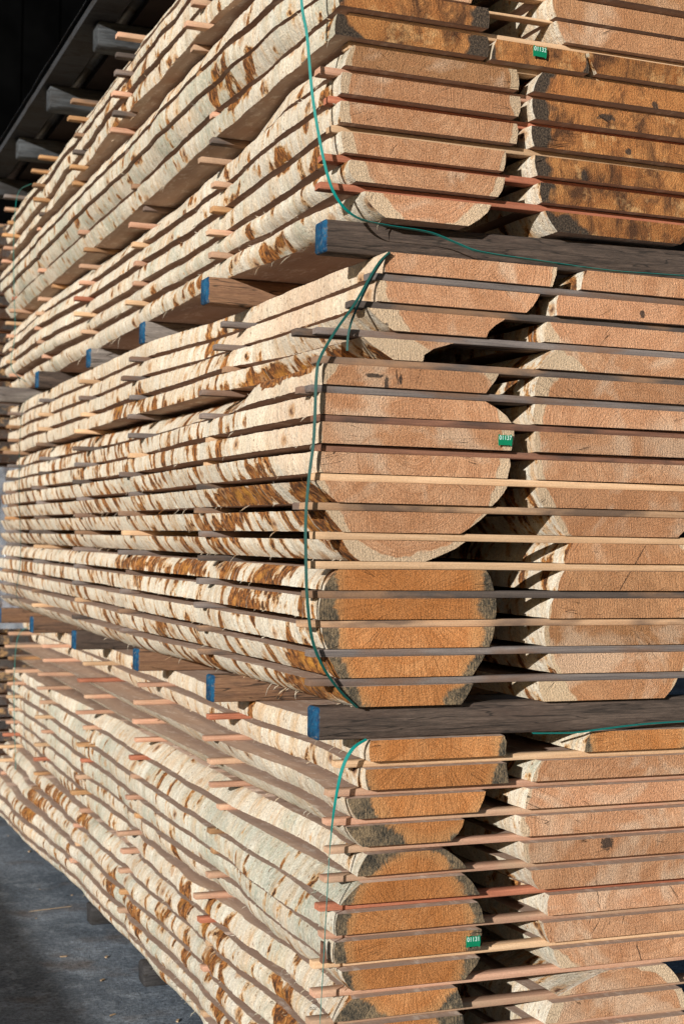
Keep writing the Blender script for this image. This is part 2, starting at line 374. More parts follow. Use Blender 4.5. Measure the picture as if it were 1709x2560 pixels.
def mesh_obj(name, verts, faces, mats, mi=None, attrs=None, parent=None, smooth=None, loc=None):
    me = bpy.data.meshes.new(name)
    if loc is not None:
        l = Vector(loc); verts = [tuple(Vector(v) - l) for v in verts]
    me.from_pydata(verts, [], faces)
    for mm in mats: me.materials.append(mm)
    if mi: me.polygons.foreach_set('material_index', mi)
    for k, (typ, data) in (attrs or {}).items():
        a = me.attributes.new(k, typ, 'POINT')
        if typ == 'FLOAT': a.data.foreach_set('value', data)
        else: a.data.foreach_set('vector', [c for v in data for c in v])
    if smooth is not None:
        me.polygons.foreach_set('use_smooth', [True] * len(faces))
        me.set_sharp_from_angle(angle=smooth)
    me.update()
    o = bpy.data.objects.new(name, me)
    COL.objects.link(o)
    if loc is not None: o.location = loc
    if parent: o.parent = parent
    return o

def nz(x, y, z): return noise.noise(Vector((x, y, z)))

def lerp_st(st, y):
    if y <= st[0][0]: return st[0][1:]
    for a, b in zip(st, st[1:]):
        if y <= b[0]:
            t = (y - a[0]) / (b[0] - a[0]); t = t * t * (3 - 2 * t)
            return tuple(p + (q - p) * t for p, q in zip(a[1:], b[1:]))
    return st[-1][1:]

ORD = ['first', 'second', 'third', 'fourth', 'fifth', 'sixth', 'seventh', 'eighth', 'ninth', 'tenth',
       'eleventh', 'twelfth', 'thirteenth', 'fourteenth', 'fifteenth', 'sixteenth', 'seventeenth', 'eighteenth']

# knots, cavities and bark patches placed on the long side: (Y, Z, half-length, half-height, strength)
KNOTS = [
 (1.32, 2.29, .075, .05, 1.0), (2.05, 2.17, .11, .045, .9), (2.35, 2.15, .09, .04, .9), (1.85, 2.11, .1, .03, .5),
 (.42, 2.115, .33, .032, 1.1), (.75, 2.115, .14, .03, 1.0), (.9, 2.11, .3, .02, .8), (1.5, 2.10, .3, .02, .5),
 (.50, 1.83, .06, .028, .9), (.57, 1.765, .15, .035, 1.1), (.8, 1.76, .12, .03, .8), (.10, 1.755, .08, .03, 1.0), (.12, 1.69, .10, .035, 1.0),
 (.75, 1.69, .1, .03, .8), (1.0, 1.68, .15, .03, .6), (.5, 1.53, .07, .035, 1.0), (.85, 1.54, .08, .03, .8), (1.3, 1.54, .18, .03, .8), (1.9, 1.54, .2, .03, .7),
 (.7, 1.46, .09, .03, .8), (.5, 1.45, .06, .02, .6), (.12, 1.33, .16, .03, 1.1), (.22, 1.26, .16, .03, .9), (.05, 1.26, .07, .03, .8), (1.1, 1.25, .06, .02, .6),
 (.90, 3.04, .10, .035, 1.0), (.78, 2.97, .12, .03, .9), (.62, 3.03, .05, .04, .7), (.45, 2.70, .045, .035, .8), (.62, 2.62, .03, .02, .6),
 (.55, 2.50, .06, .03, .8), (.70, 2.49, .05, .03, .7), (.18, 2.64, .04, .03, .8), (.2, 2.74, .06, .02, .6), (1.35, 2.50, .05, .03, .6), (1.5, 2.50, .05, .03, .6),
 (2.0, 3.34, .18, .035, .7), (2.35, 3.27, .14, .04, .8), (2.1, 3.28, .1, .03, .7),
 (.95, 1.10, .03, .025, .9), (.97, 1.03, .04, .02, .6), (2.9, 1.10, .1, .02, .4),
 (1.10, .42, .05, .06, .9), (1.35, .42, .05, .06, .9), (.95, .43, .05, .03, .8), (.28, .31, .10, .06, 1.0), (.42, .38, .07, .04, .8), (.55, .20, .07, .05, 1.0), (.85, .22, .06, .05, .9),
 (1.0, .30, .07, .05, .9), (1.25, .30, .05, .05, .9), (1.6, .32, .05, .06, .8), (.35, .12, .08, .04, .9), (1.9, .25, .08, .05, .8), (2.3, .3, .1, .05, .7),
 (3.0, .40, .12, .05, .7), (3.6, .4, .15, .05, .8), (3.9, .3, .2, .08, .8), (3.2, .52, .06, .04, .7),
 (2.95, .72, .03, .04, .8), (3.4, .68, .05, .03, .7), (3.7, .62, .06, .04, .6),
]
def stain_at(y, z):
    s = 0.0
    for ky, kz, a, b, k in KNOTS:
        dy = (y - ky) / (a * 1.15)
        if -2 < dy < 2:
            dz = (z - kz) / (b * 1.15)
            d = dy * dy + dz * dz
            if d < 4: s = max(s, k * math.exp(-d * 0.9))
    if s < .2:
        # squared, freshly sawn stretch near the corner where no bark is left
        c = 0.0
        if z > 2.24 and z < 2.39: c = min(1, max(0, (1.15 + .25 * nz(z * 9, 0, 1) - y) / .15))
        elif 1.88 < z < 2.09: c = min(1, max(0, (.62 + .3 * nz(z * 7, 3, 1) - y) / .12))
        elif 1.78 < z <= 1.88: c = min(1, max(0, (.33 + .2 * nz(z * 7, 3, 1) - y) / .08))
        s = min(s, 0) - c if c > 0 else s
    return s

def plank(label, ztop, zbot, Ls, Rs, y0, y1, end, wane, log, bulL=0.0, bulR=0.0, rough=1.0, group=None, name='sawn_plank', fine=True, seed=0, knots=True, shag=False):
    cx, cz, ax, az = log
    rnd = random.Random(seed * 77 + int(ztop * 10000))
    ys = []
    y = y0
    while y < y1 - 0.006:
        ys.append(y)
        if fine: y += 0.011 if y < 1.4 else (0.02 if y < 3 else 0.035)
        else: y += 0.03 if y < .4 else 0.15
    ys.append(y1)
    NL = 6 if fine else 4
    NR = 4
    verts = []; grain = []; stain = []
    ring = NL + NR
    for iy, y in enumerate(ys):
        lt, lb = lerp_st(Ls, y); rt, rb = lerp_st(Rs, y)
        endf = min(1.0, (y - y0) / 0.05)
        pts = []
        for i in range(NL):
            t = i / (NL - 1)
            z = ztop + (zbot - ztop) * t
            xx = lt + (lb - lt) * t - bulL * 4 * t * (1 - t)
            n = 0.014 * nz(y * 1.7, z * 3.5, cx) + 0.0075 * nz(y * 6.3, z * 6, 3 + cx) + 0.0016 * nz(y * 34, z * 40, 7)
            n += 0.0015 * nz(y * 95, z * 90, 1)
            n *= rough * (0.25 + 0.75 * endf)
            if knots:
                s = stain_at(y, z)
            else: s = 0.0
            if s > .55: n += 0.012 * (s - .55) * (1 + nz(y * 60, z * 60, 2))
            zz = z
            if i in (0, NL - 1):
                zz += 0.0016 * nz(y * 60, z * 10, 5) * (1 if i else -1) * rough
                n += 0.0022 * abs(nz(y * 80, z * 50, 9)) * rough
            pts.append((xx + n, y, zz)); stain.append(s)
        for i in range(NR):
            t = i / (NR - 1)
            z = zbot + (ztop - zbot) * t
            xx = rb + (rt - rb) * t + bulR * 4 * t * (1 - t)
            n = (0.010 * nz(y * 2, z * 4, 20 + cx) + 0.006 * nz(y * 14, z * 30, 23)) * (0.25 + 0.75 * endf)
            if iy == 0: n += 0.004 * nz(z * 90, 3, cx)
            pts.append((xx + n, y, z)); stain.append(0.0)
        if iy == 0:
            # slightly out-of-square saw cut
            k = (rnd.random() - .5) * .006
            pts = [(a, b + k * (a - lt) / max(.1, rt - lt), c) for a, b, c in pts]
        for p in pts:
            verts.append(p); grain.append(((p[0] - cx) / ax, p[1], (p[2] - cz) / az))
    faces = []; mi = []
    for j in range(len(ys) - 1):
        a = j * ring; b = a + ring
        for i in range(ring):
            i2 = (i + 1) % ring
            faces.append((a + i, b + i, b + i2, a + i2))
            mi.append(2 if i in (NL - 1, ring - 1) else 1)
    faces.append(tuple(range(ring))); mi.append(0)
    nn = len(ys) - 1
    faces.append(tuple(nn * ring + i for i in reversed(range(ring)))); mi.append(0)
    # torn fibres hanging from the lower arris and standing on the upper one
    if fine:
        for _ in range(int(rnd.uniform(8, 22) * rough * (2.2 if shag else 1))):
            yy = y0 + 0.03 + rnd.random() ** 1.5 * 3.4
            lt, lb = lerp_st(Ls, yy)
            low = rnd.random() < .7
            bx = (lb if low else lt) - 0.001; bz = zbot + .002 if low else ztop - .002
            ln = rnd.uniform(.006, .022); wd = rnd.uniform(.0012, .003)
            if shag and low and rnd.random() < .5: ln = rnd.uniform(.02, .06); wd = rnd.uniform(.002, .004)
            dy = rnd.uniform(-1, 1) * ln; dz = -ln * rnd.uniform(.2, 1) if low else ln * rnd.uniform(.1, .6)
            dx = -ln * rnd.uniform(.1, .7)
            base = len(verts)
            P = [(bx + .006, yy - wd, bz), (bx + .006, yy + wd, bz), (bx + dx * .5, yy + dy * .4 + wd * .8, bz + dz * .4), (bx + dx * .5, yy + dy * .4 - wd * .8, bz + dz * .4),
                 (bx + dx, yy + dy, bz + dz), (bx + dx * .5 + .001, yy + dy * .4, bz + dz * .4 - wd)]
            for p in P:
                verts.append(p); grain.append((0, 0, 0)); stain.append(-.1)
            for f in ((0, 1, 2, 3), (3, 2, 4), (0, 3, 5), (1, 5, 2), (3, 4, 5), (2, 5, 4)):
                faces.append(tuple(base + k for k in f)); mi.append(1)
    tn = rnd.random()
    cut = (cx + (tn - .5) * .5) + .9 * (ztop + zbot) / 2 + (0 if tn > .45 else 9)
    loc = (sum(Rs[0][1:]) / 4 + sum(Ls[0][1:]) / 4, y0, zbot)
    o = mesh_obj(name, verts, faces, [M[end], M[wane], M['sawn']], mi,
                 {'grain': ('FLOAT_VECTOR', grain), 'stain': ('FLOAT', stain), 'tone': ('FLOAT', [tn] * len(verts)), 'cut': ('FLOAT', [cut] * len(verts))},
                 smooth=math.radians(38), loc=loc)
    meta(o, label, 'plank', group)
    return o

def box_stick(name, x0, x1, y0, wd, z0, h, mat, tone, seg=10, bend=0.0, paint=0.0, bev=0.0015, skew=0.0, jag=0.0, yaw=0.0):
    """long piece of wood along X with worn arrises"""
    rnd = random.Random(int(x0 * 1e5) + int(z0 * 1e5) + int(y0 * 1e4))
    prof = [(bev, 0), (wd - bev, 0), (wd, bev), (wd, h - bev), (wd - bev, h), (bev, h), (0, h - bev), (0, bev)]
    xs = [x0, x0 + min(.008, bev * 3)] + [x0 + (x1 - x0) * (i / seg) ** 1.3 for i in range(1, seg + 1)]
    if paint: xs = [x0, x0 + bev * 1.5, x0 + .012, x0 + .03] + xs[2:]
    verts = []; pt = []
    ph = rnd.random() * 6
    for i, x in enumerate(xs):
        dy = bend * math.sin((x - x0) * 2.3 + ph) + yaw * (x - x0)
        dz = 0.0004 * math.sin(x * 9 + ph)
        for (py, pz) in prof:
            k = 1.0
            if i == 0:
                py = wd / 2 + (py - wd / 2) * (1 - 2 * bev / wd); pz = h / 2 + (pz - h / 2) * (1 - 2 * bev / h)
            j = jag * (rnd.random() - .5) if i == 0 else 0
            verts.append((x + j + skew * (pz / h) * (1 if i < 2 else 0), y0 + py + dy + 0.0006 * nz(x * 8, py * 50, ph), z0 + pz + dz))
            pt.append(paint * (1.0 if i == 0 else (.72 if i == 1 else (.22 if i == 2 else 0))))
    n = len(prof); faces = []
    for i in range(len(xs) - 1):
        for k in range(n):
            k2 = (k + 1) % n
            faces.append((i * n + k, i * n + k2, (i + 1) * n + k2, (i + 1) * n + k))
    faces.append(tuple(reversed(range(n))))
    faces.append(tuple((len(xs) - 1) * n + k for k in range(n)))
    return mesh_obj(name, verts, faces, [mat], None, {'tone': ('FLOAT', [tone] * len(verts)), 'paint': ('FLOAT', pt)},
                    smooth=math.radians(50), loc=(x0, y0, z0))

# ------------------------------------------------------------------ setting
def mat_ground():
    q = NT('asphalt', 0.95, 0.15)
    p = q.pos()
    a = q.noi(p, 1.6, 5, 0.65); b = q.noi(p, 9, 5, 0.7); c = q.noi(p, 120, 3, 0.7); d = q.noi(p, 55, 5, 0.85)
    col = q.mix(q.rng(a, 0.35, 0.65), (0.082, 0.098, 0.118), (0.185, 0.212, 0.245))  # blue of the shade is mixed into the asphalt colours
    col = q.mix(q.rng(b, 0.5, 0.68, 0, 0.7), col, (0.27, 0.30, 0.33))
    col = q.mix(q.rng(q.noi(p, 3.1, 3, 0.6), 0.55, 0.68, 0, 0.6), col, (0.115, 0.085, 0.066))
    col = q.mix(q.rng(c, 0.62, 0.68, 0, 0.75), col, (0.22, 0.20, 0.17))
    col = q.bright(col, q.rng(d, 0.3, 0.7, 0.25, 1.9))
    return q.done(col, q.bump(q.mth('ADD', q.mth('ADD', b, c), d), 0.8, 0.006))
gv = []; gf = []
N = 24
for i in range(N + 1):
    for j in range(N + 1):
        gv.append((-60 + 120 * i / N, -60 + 120 * j / N, 0))
for i in range(N):
    for j in range(N):
        a = i * (N + 1) + j
        gf.append((a, a + N + 1, a + N + 2, a + 1))
g = mesh_obj('ground', gv, gf, [mat_ground()])
meta(g, 'bluish shade-tinted asphalt yard beside the timber stack', 'ground', kind='structure')

# small debris on the ground: chips and splinters of wood
def litter():
    r = random.Random(5); v = []; f = []
    for _ in range(70):
        x = r.uniform(-1.6, .12); y = r.uniform(.3, 6); s = r.uniform(.002, .006); L = s * r.uniform(1, 3)
        if r.random() < .05: L = r.uniform(.04, .12); s = .003
        a = r.uniform(0, 3.14); c, sn = math.cos(a), math.sin(a); b = len(v)
        for (u, w_) in ((-L, -s), (L, -s * .4), (L * .8, s), (-L * .7, s * .7)):
            v.append((x + u * c - w_ * sn, y + u * sn + w_ * c, .0015))
        for k in range(4): v.append((v[b + k][0], v[b + k][1], .0015 + s * .6))
        f += [(b + 4, b + 5, b + 6, b + 7), (b, b + 1, b + 5, b + 4), (b + 1, b + 2, b + 6, b + 5), (b + 2, b + 3, b + 7, b + 6), (b + 3, b, b + 4, b + 7)]
    o = mesh_obj('wood_chips', v, f, [mat_plain('chip_wood', (0.40, 0.28, 0.17), 0.9, .1, .3, 9)])
    meta(o, 'scattered wood chips and splinters on the asphalt', 'wood chips', kind='stuff')
litter()

# shed wall coloured black for shade; unseen low wall added to shade the yard
def shed():
    q = NT('shade_black_boards', 1.0, 0.0)  # near-black colour stands in for the deep shade on the shed
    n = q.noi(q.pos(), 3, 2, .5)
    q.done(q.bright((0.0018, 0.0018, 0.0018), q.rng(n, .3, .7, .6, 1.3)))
    e = bpy.data.objects.new('shed', None); COL.objects.link(e); e.location = (2, 12.5, 0)
    v = []; f = []
    for i in range(70):
        x0 = -8 + i * .4; d = .012 * (i % 2)
        b = len(v)
        for (xx, yy) in ((x0 + .01, 12.5 - d), (x0 + .39, 12.5 - d), (x0 + .39, 12.56), (x0 + .01, 12.56)):
            v += [(xx, yy, 0), (xx, yy, 9.5)]
        f += [(b, b + 2, b + 3, b + 1), (b + 2, b + 4, b + 5, b + 3), (b + 4, b + 6, b + 7, b + 5), (b + 6, b, b + 1, b + 7), (b + 1, b + 3, b + 5, b + 7)]
    b = len(v)
    v += [(-8, 12.57, 0), (20, 12.57, 0), (20, 12.57, 9.5), (-8, 12.57, 9.5)]; f.append((b, b + 1, b + 2, b + 3))
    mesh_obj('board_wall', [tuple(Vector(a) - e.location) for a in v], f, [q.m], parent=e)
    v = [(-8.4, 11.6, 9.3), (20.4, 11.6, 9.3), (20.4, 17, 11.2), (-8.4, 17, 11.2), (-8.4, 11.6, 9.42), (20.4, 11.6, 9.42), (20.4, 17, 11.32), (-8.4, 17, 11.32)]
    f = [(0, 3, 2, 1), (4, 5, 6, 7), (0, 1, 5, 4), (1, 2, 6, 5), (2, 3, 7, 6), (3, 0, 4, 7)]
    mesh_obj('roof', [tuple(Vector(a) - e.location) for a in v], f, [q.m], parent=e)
    meta(e, 'board shed coloured black for shade far behind the timber stack', 'shed')
shed()
def shade_wall():  # out-of-view wall, added to keep the sun off the ground
    v = []; f = []
    X0, X1, H = -4.2, -3.9, 1.10
    n = 40
    for i in range(n + 1):
        y = -16 + 34 * i / n
        v += [(X0, y, 0), (X1, y, 0), (X1, y, H), (X0, y, H)]
    for i in range(n):
        a = i * 4
        for k in range(4): f.append((a + k, a + (k + 1) % 4, a + 4 + (k + 1) % 4, a + 4 + k))
    f += [(3, 2, 1, 0), (n * 4, n * 4 + 1, n * 4 + 2, n * 4 + 3)]
    o = mesh_obj('added_shade_wall', v, f, [mat_plain('concrete', (0.3, 0.29, 0.27), .9, .2, .2, 4)], loc=(-4.05, -16, 0))
    meta(o, 'unseen long low concrete wall added to shade the yard', 'wall')
shade_wall()

# ------------------------------------------------------------------ planks of the main stack
G_PL = 'sawn planks of the timber stack'
P2 = lambda k: 2.381 - (k - 1) * .0737          # k = 1..16 from the top of the middle bundle
P3 = lambda k: 1.137 - (k - 1) * .0716          # k = 1..15 from the top of the bottom bundle
P1 = lambda k: 2.531 + k * .0733 - (.012 if k >= 8 else 0)   # k = 0..14 from the bottom of the top bundle
TH = .053

tag_hosts = {}
LOGP1 = [(.28, 2.80, .262, .37)] * 6 + [(.22, 3.08, .245, .3)] * 5 + [(.22, 3.42, .26, .22)] * 4
# k: front left top/bottom, front right top/bottom, then left at .45, 1.1, 2.2, 4.3
T1A = [
 ((.100, .158), (.461, .394), (.075, .115), (.051, .052), (.055, .060), (.037, .074)),
 ((.058, .073), (.494, .475), (.060, .083), (.050, .051), (.053, .043), (-.01, .0)),
 ((.037, .045), (.502, .496), (.040, .057), (.048, .049), (.043, .038), (-.01, -.02)),
 ((.029, .032), (.528, .527), (.018, .041), (.044, .041), (.049, .033), (-.01, -.03)),
 ((.031, .029), (.536, .532), (.021, .022), (.048, .045), (.069, .038), (.02, .0)),
 ((.060, .039), (.528, .536), (.052, .034), (.145, .085), (.15, .095), (.12, .07)),
 ((.016, .010), (.442, .443), (.010, .011), (.001, .019), (.004, .031), (.0, .04)),
 ((.021, .019), (.438, .439), (-.018, .020), (-.030, -.004), (-.030, .011), (-.02, .01)),
 ((.023, .021), (.391, .392), (-.025, -.022), (-.052, -.043), (-.046, -.044), (-.04, -.04)),
 ((.03, .01), (.38, .38), (-.03, -.03), (-.020, -.046), (-.02, -.044), (-.02, -.04)),
 ((.06, .0), (.38, .38), (.03, -.04), (.05, -.075), (.04, -.05), (.03, -.05)),
 ((.03, .03), (.47, .47), (-.0, -.0), (-.03, -.02), (-.03, -.03), (.02, .02)),
 ((.03, .03), (.46, .47), (-.02, -.02), (-.03, -.03), (-.03, -.04), (-.01, .0)),
 ((.05, .03), (.44, .46), (.01, -.02), (.0, -.03), (-.01, -.03), (.02, -.02)),
 ((.11, .05), (.40, .44), (.08, .01), (.06, .0), (.05, -.01), (.07, .02)),
]
def stations(row):
    return [(0.0, *row[0]), (.45, *row[2]), (1.1, *row[3]), (2.2, *row[4]), (4.3, *row[5]), (5.3, row[5][0] + .01, row[5][1] + .01)]
ENDS1 = ['e_fresh'] * 5 + ['e_brown', 'e_rust', 'e_rust'] + ['e_brown'] * 7
for k, row in enumerate(T1A):
    zt = P1(k); th = TH if k else .062
    lab = 'plank %s from the bottom of the top bundle, left-hand pile' % ORD[k]
    look = {0: 'rounded pale slab-cut ', 6: 'rust-ended protruding ', 7: 'rust-ended '}.get(k, 'pale tan ' if k < 6 else 'creamy ')
    o = plank(look + lab, zt, zt - th, stations(row), [(0, *row[1]), (5.3, row[1][0] + .03, row[1][1] + .03)],
              random.Random(k).uniform(-.006, .006) - (.004 if k in (6, 7) else 0), 5.33 + random.Random(k).uniform(-.1, .1), ENDS1[k],
              'w_topg' if 6 <= k <= 8 else 'w_top', LOGP1[k], .012 if k in (0, 1, 14, 13) else .003, .014 if k == 0 else .004, group=G_PL, seed=k, shag=(k in (0, 1, 6)), rough=1.15 if k > 10 else 1.0)
    tag_hosts['a%d' % k] = o

LOGP2 = [(.39, 2.43, .285, .36)] * 4 + [(.24, 1.90, .285, .335)] * 7 + [(.24, 1.50, .262, .46)] * 5
T2A = [
 ((.163, .157), (.657, .642), (.150, .150), (.130, .131), (.050, .052), (.045, .045)),
 ((.139, .140), (.611, .569), (.125, .122), (.105, .094), (.040, .032), (.035, .035)),
 ((.112, .184), (.508, .449), (.090, .13), (.060, .042), (.020, .022), (.03, .03)),
 ((.099, .185), (.356, .272), (.070, .115), (.034, .030), (.020, .012), (.03, .04)),
 ((-.007, -.006), (.484, .447), (.0, -.005), (.12, .055), (.106, .084), (.08, .06)),
 ((-.011, -.010), (.451, .527), (-.012, -.014), (.0, -.008), (.044, .050), (.04, .03)),
 ((-.010, -.011), (.532, .525), (-.018, -.02), (-.02, -.024), (.014, .014), (.0, .0)),
 ((-.012, -.013), (.524, .519), (-.03, -.012), (-.03, -.006), (-.006, .018), (-.01, .0)),
 ((-.023, .037), (.514, .471), (-.03, .005), (-.03, -.008), (-.010, .017), (-.015, .01)),
 ((.009, .052), (.456, .382), (-.005, .015), (-.015, .004), (.0, .028), (-.01, .02)),
 ((.052, .102), (.397, .281), (.03, .06), (.005, .04), (.010, .045), (.0, .04)),
 ((.045, .006), (.458, .483), (.042, .008), (.040, .010), (.0, -.015), (.02, .0)),
 ((-.004, -.007), (.488, .489), (.01, -.004), (.015, -.004), (-.014, -.008), (-.01, -.01)),
 ((.001, .019), (.485, .469), (-.004, .005), (-.012, -.002), (-.03, -.010), (-.015, -.01)),
 ((.023, .055), (.455, .422), (.012, .045), (-.0, .03), (-.03, -.01), (-.015, .02)),
 ((.048, .098), (.422, .389), (.04, .085), (.025, .070), (-.022, .025), (.0, .06)),
]
for k, row in enumerate(T2A, 1):
    zt = P2(k)
    end = 'e_fresh' if k <= 11 else 'e_old'
    look = 'fresh tan' if k <= 11 else 'grey-rimmed orange'
    o = plank('%s plank %s from the top of the middle bundle, left-hand pile' % (look, ORD[k - 1]), zt, zt - TH, stations(row),
              [(0, *row[1]), (5.3, row[1][0] + .03, row[1][1] + .03)],
              random.Random(k + 50).uniform(-.004, .004), 5.33 + random.Random(k + 9).uniform(-.06, .08), end,
              'w_midu' if k <= 4 else 'w_mid', LOGP2[k - 1], .003 + (.004 if k in (11, 16, 12) else 0), {11: .01, 6: .012, 3: -.012, 4: -.030, 2: .004}.get(k, .003), group=G_PL, seed=100 + k, shag=(k in (9, 10, 11, 16)))
    tag_hosts['p%d' % k] = o

LOGP3 = [(.31, 1.14, .25, .36)] * 4 + [(.255, .64, .215, .285)] * 6 + [(.21, .25, .225, .31)] * 5
T3A = [
 ((.138, .139), (.518, .523), (.155, .146), (.130, .130), (.160, .159), (.145, .150)),
 ((.125, .133), (.523, .528), (.146, .147), (.131, .143), (.141, .169), (.178, .189)),
 ((.077, .106), (.464, .442), (.094, .115), (.065, .114), (.055, .126), (.070, .172)),
 ((.077, .121), (.408, .369), (.100, .151), (.074, .138), (.056, .140), (.083, .176)),
 ((.132, .105), (.351, .413), (.148, .126), (.141, .088), (.148, .091), (.090, .096)),
 ((.120, .065), (.411, .453), (.093, .052), (.082, .051), (.091, .056), (.090, .079)),
 ((.054, .052), (.446, .464), (.064, .030), (.050, .049), (.051, .056), (.069, .072)),
 ((.052, .053), (.457, .456), (.052, .049), (.059, .074), (.053, .057), (.068, .064)),
 ((.067, .096), (.452, .408), (.065, .092), (.070, .102), (.062, .070), (.062, .063)),
 ((.096, .045), (.387, .406), (.100, .075), (.065, .042), (.068, .061), (.062, .080)),
 ((.052, .039), (.406, .414), (.063, .054), (.047, .026), (.059, .029), (.05, .03)),
 ((.040, .030), (.42, .42), (.05, .03), (.034, .016), (.028, .013), (.01, -.01)),
 ((.02, .02), (.42, .42), (.02, .02), (.023, .023), (.012, .017), (-.04, -.06)),
 ((.03, .04), (.41, .40), (.03, .035), (.02, .03), (.012, .02), (-.07, -.07)),
 ((.05, .08), (.38, .35), (.04, .07), (.02, .05), (.02, .054), (-.07, -.02)),
]
for k, row in enumerate(T3A, 1):
    zt = P3(k)
    wn_ = 'w_midu' if k <= 2 else 'w_low' if k <= 5 else ('w_lowg' if k <= 8 else 'w_low2')
    o = plank('grey-rimmed orange plank %s from the top of the bottom bundle, left-hand pile' % ORD[k - 1], zt, zt - TH, stations(row),
              [(0, *row[1]), (5.3, row[1][0] + .03, row[1][1] + .03)],
              random.Random(k + 80).uniform(-.007, .005), 5.30 + random.Random(k + 19).uniform(-.05, .1), 'e_old',
              wn_, LOGP3[k - 1], .004 + (.006 if k > 10 else 0), .006 if k in (5, 4, 9) else .003, group=G_PL, seed=200 + k, rough=1.0 if k < 9 else 1.5)
    tag_hosts['u%d' % k] = o

# right-hand pile
def rpile(items, lab, seed0):
    for i, (zt, l, r, end, log, bl, desc) in enumerate(items):
        plank(desc, zt, zt - TH, [(0, *l), (.5, l[0] - .01, l[1] - .01), (2, l[0], l[1]), (5.2, l[0] - .03, l[1] - .03)], [(0, *r), (5.2, *r)],
              random.Random(i + seed0).uniform(-.006, .006), 5.0, end, 'w_mid' if seed0 == 400 else 'w_top', log, bl, .005, group=G_PL, fine=False, seed=seed0 + i, knots=False)
B1 = [((.618, .656), (1.114, 1.047)), ((.602, .607), (1.16, 1.13)), ((.590, .598), (1.17, 1.17)), ((.574, .582), (1.18, 1.18)), ((.573, .585), (1.17, 1.18)),
      ((.601, .575), (1.14, 1.16)), ((.745, .770), (1.2, 1.2)), ((.644, .675), (1.18, 1.18)), ((.631, .640), (1.2, 1.2)), ((.62, .62), (1.2, 1.2)), ((.6, .6), (1.2, 1.2)),
      ((.6, .6), (1.2, 1.2)), ((.6, .6), (1.2, 1.2)), ((.6, .6), (1.2, 1.2)), ((.6, .6), (1.2, 1.2))]
its = []
for k, (l, r) in enumerate(B1):
    e = 'e_rust' if k < 7 else 'e_brown'
    its.append((P1(k), l, r, e, (.90, 2.75, .345, .45) if k < 6 else (.93, 3.1, .33, .3), .004, '%s plank %s from the bottom of the top bundle, right-hand pile' % ('dark rust-stained' if k < 7 else 'tan', ORD[k])))
rpile(its, 'top', 300)
plank('narrow tagged plank between the piles, seventh layer of the top bundle', P1(6) - .004, P1(6) - .004 - TH, [(0, .465, .448), (5, .47, .46)], [(0, .735, .746), (5, .73, .74)], -.004, 5.0,
      'e_rust', 'w_top', (.6, 2.94, .16, .2), .003, .003, group=G_PL, fine=False, seed=377, knots=False)
tag_hosts['c6'] = bpy.data.objects[[o.name for o in bpy.data.objects if o.get('label', '').startswith('narrow tagged')][0]]
B2 = [((.748, .729), (1.2, 1.2)), ((.662, .659), (1.2, 1.2)), ((.632, .625), (1.2, 1.2)), ((.653, .603), (1.15, 1.18)), ((.603, .592), (1.2, 1.2)), ((.593, .590), (1.2, 1.2)),
      ((.598, .598), (1.2, 1.2)), ((.607, .607), (1.2, 1.2)), ((.608, .628), (1.14, 1.12)), ((.659, .696), (1.09, 1.05)), ((.716, .689), (1.08, 1.10)), ((.689, .670), (1.11, 1.12)),
      ((.659, .644), (1.13, 1.13)), ((.637, .641), (1.13, 1.12)), ((.653, .674), (1.10, 1.08)), ((.620, .640), (1.055, 1.014))]
its = []
for k, (l, r) in enumerate(B2, 1):
    lg = (.95, 2.35, .35, .36) if k <= 4 else ((.90, 1.92, .33, .36) if k <= 10 else (.875, 1.45, .25, .33))
    e = 'e_fresh' if k <= 10 else 'e_brown'
    its.append((P2(k), l, r, e, lg, .004, '%s plank %s from the top of the middle bundle, right-hand pile' % ('fresh tan' if k <= 10 else 'brownish', ORD[k - 1])))
rpile(its, 'mid', 400)
B3 = [((.783, .764), (1.103, 1.095)), ((.631, .604), (1.2, 1.2)), ((.597, .586), (1.2, 1.2)), ((.571, .576), (1.2, 1.2)), ((.580, .592), (1.2, 1.2)), ((.596, .624), (1.2, 1.2)),
      ((.659, .656), (1.2, 1.2)), ((.641, .661), (1.2, 1.2)), ((.673, .698), (1.2, 1.19)), ((.836, .691), (1.028, 1.075)), ((.675, .653), (1.081, 1.097)), ((.65, .65), (1.1, 1.1)),
      ((.65, .65), (1.1, 1.1)), ((.66, .68), (1.08, 1.07)), ((.7, .72), (1.05, 1.0))]
its = []
for k, (l, r) in enumerate(B3, 1):
    lg = (.93, 1.12, .19, .15) if k == 1 else ((.93, .84, .39, .44) if k <= 9 else (.88, .30, .235, .23))
    its.append((P3(k), l, r, 'e_old' if k == 1 else 'e_fresh', lg, .004, '%s plank %s from the top of the bottom bundle, right-hand pile' % ('grey-rimmed' if k == 1 else 'fresh tan', ORD[k - 1])))
rpile(its, 'low', 500)

# ------------------------------------------------------------------ laths between the layers
G_LA = 'laths between the planks'
ROWY = [None, 1.03, 2.08, 3.0, 4.03, 5.0]
ROWN = ['front row at the corner', 'second row from corner', 'third row from corner', 'fourth row from corner', 'fifth row from corner', 'far end row']
r = random.Random(21)
def lath(x0, y0, z0, kind, where, h=.0193, wd=None, x1=None):
    mat, nm = STK[kind]
    o = box_stick('lath', x0, x1 or 1.27, y0, wd or r.uniform(.032, .042), z0, h - r.uniform(0, .0022), mat, r.random(), seg=14, bend=.0035, jag=.003, bev=.0013, yaw=r.uniform(-.006, .006))
    meta(o, ('%s lath %s' % (nm, where)), 'lath', G_LA)
    return o
def pick(w_): return r.choices([a for a, _ in w_], [b for _, b in w_])[0]
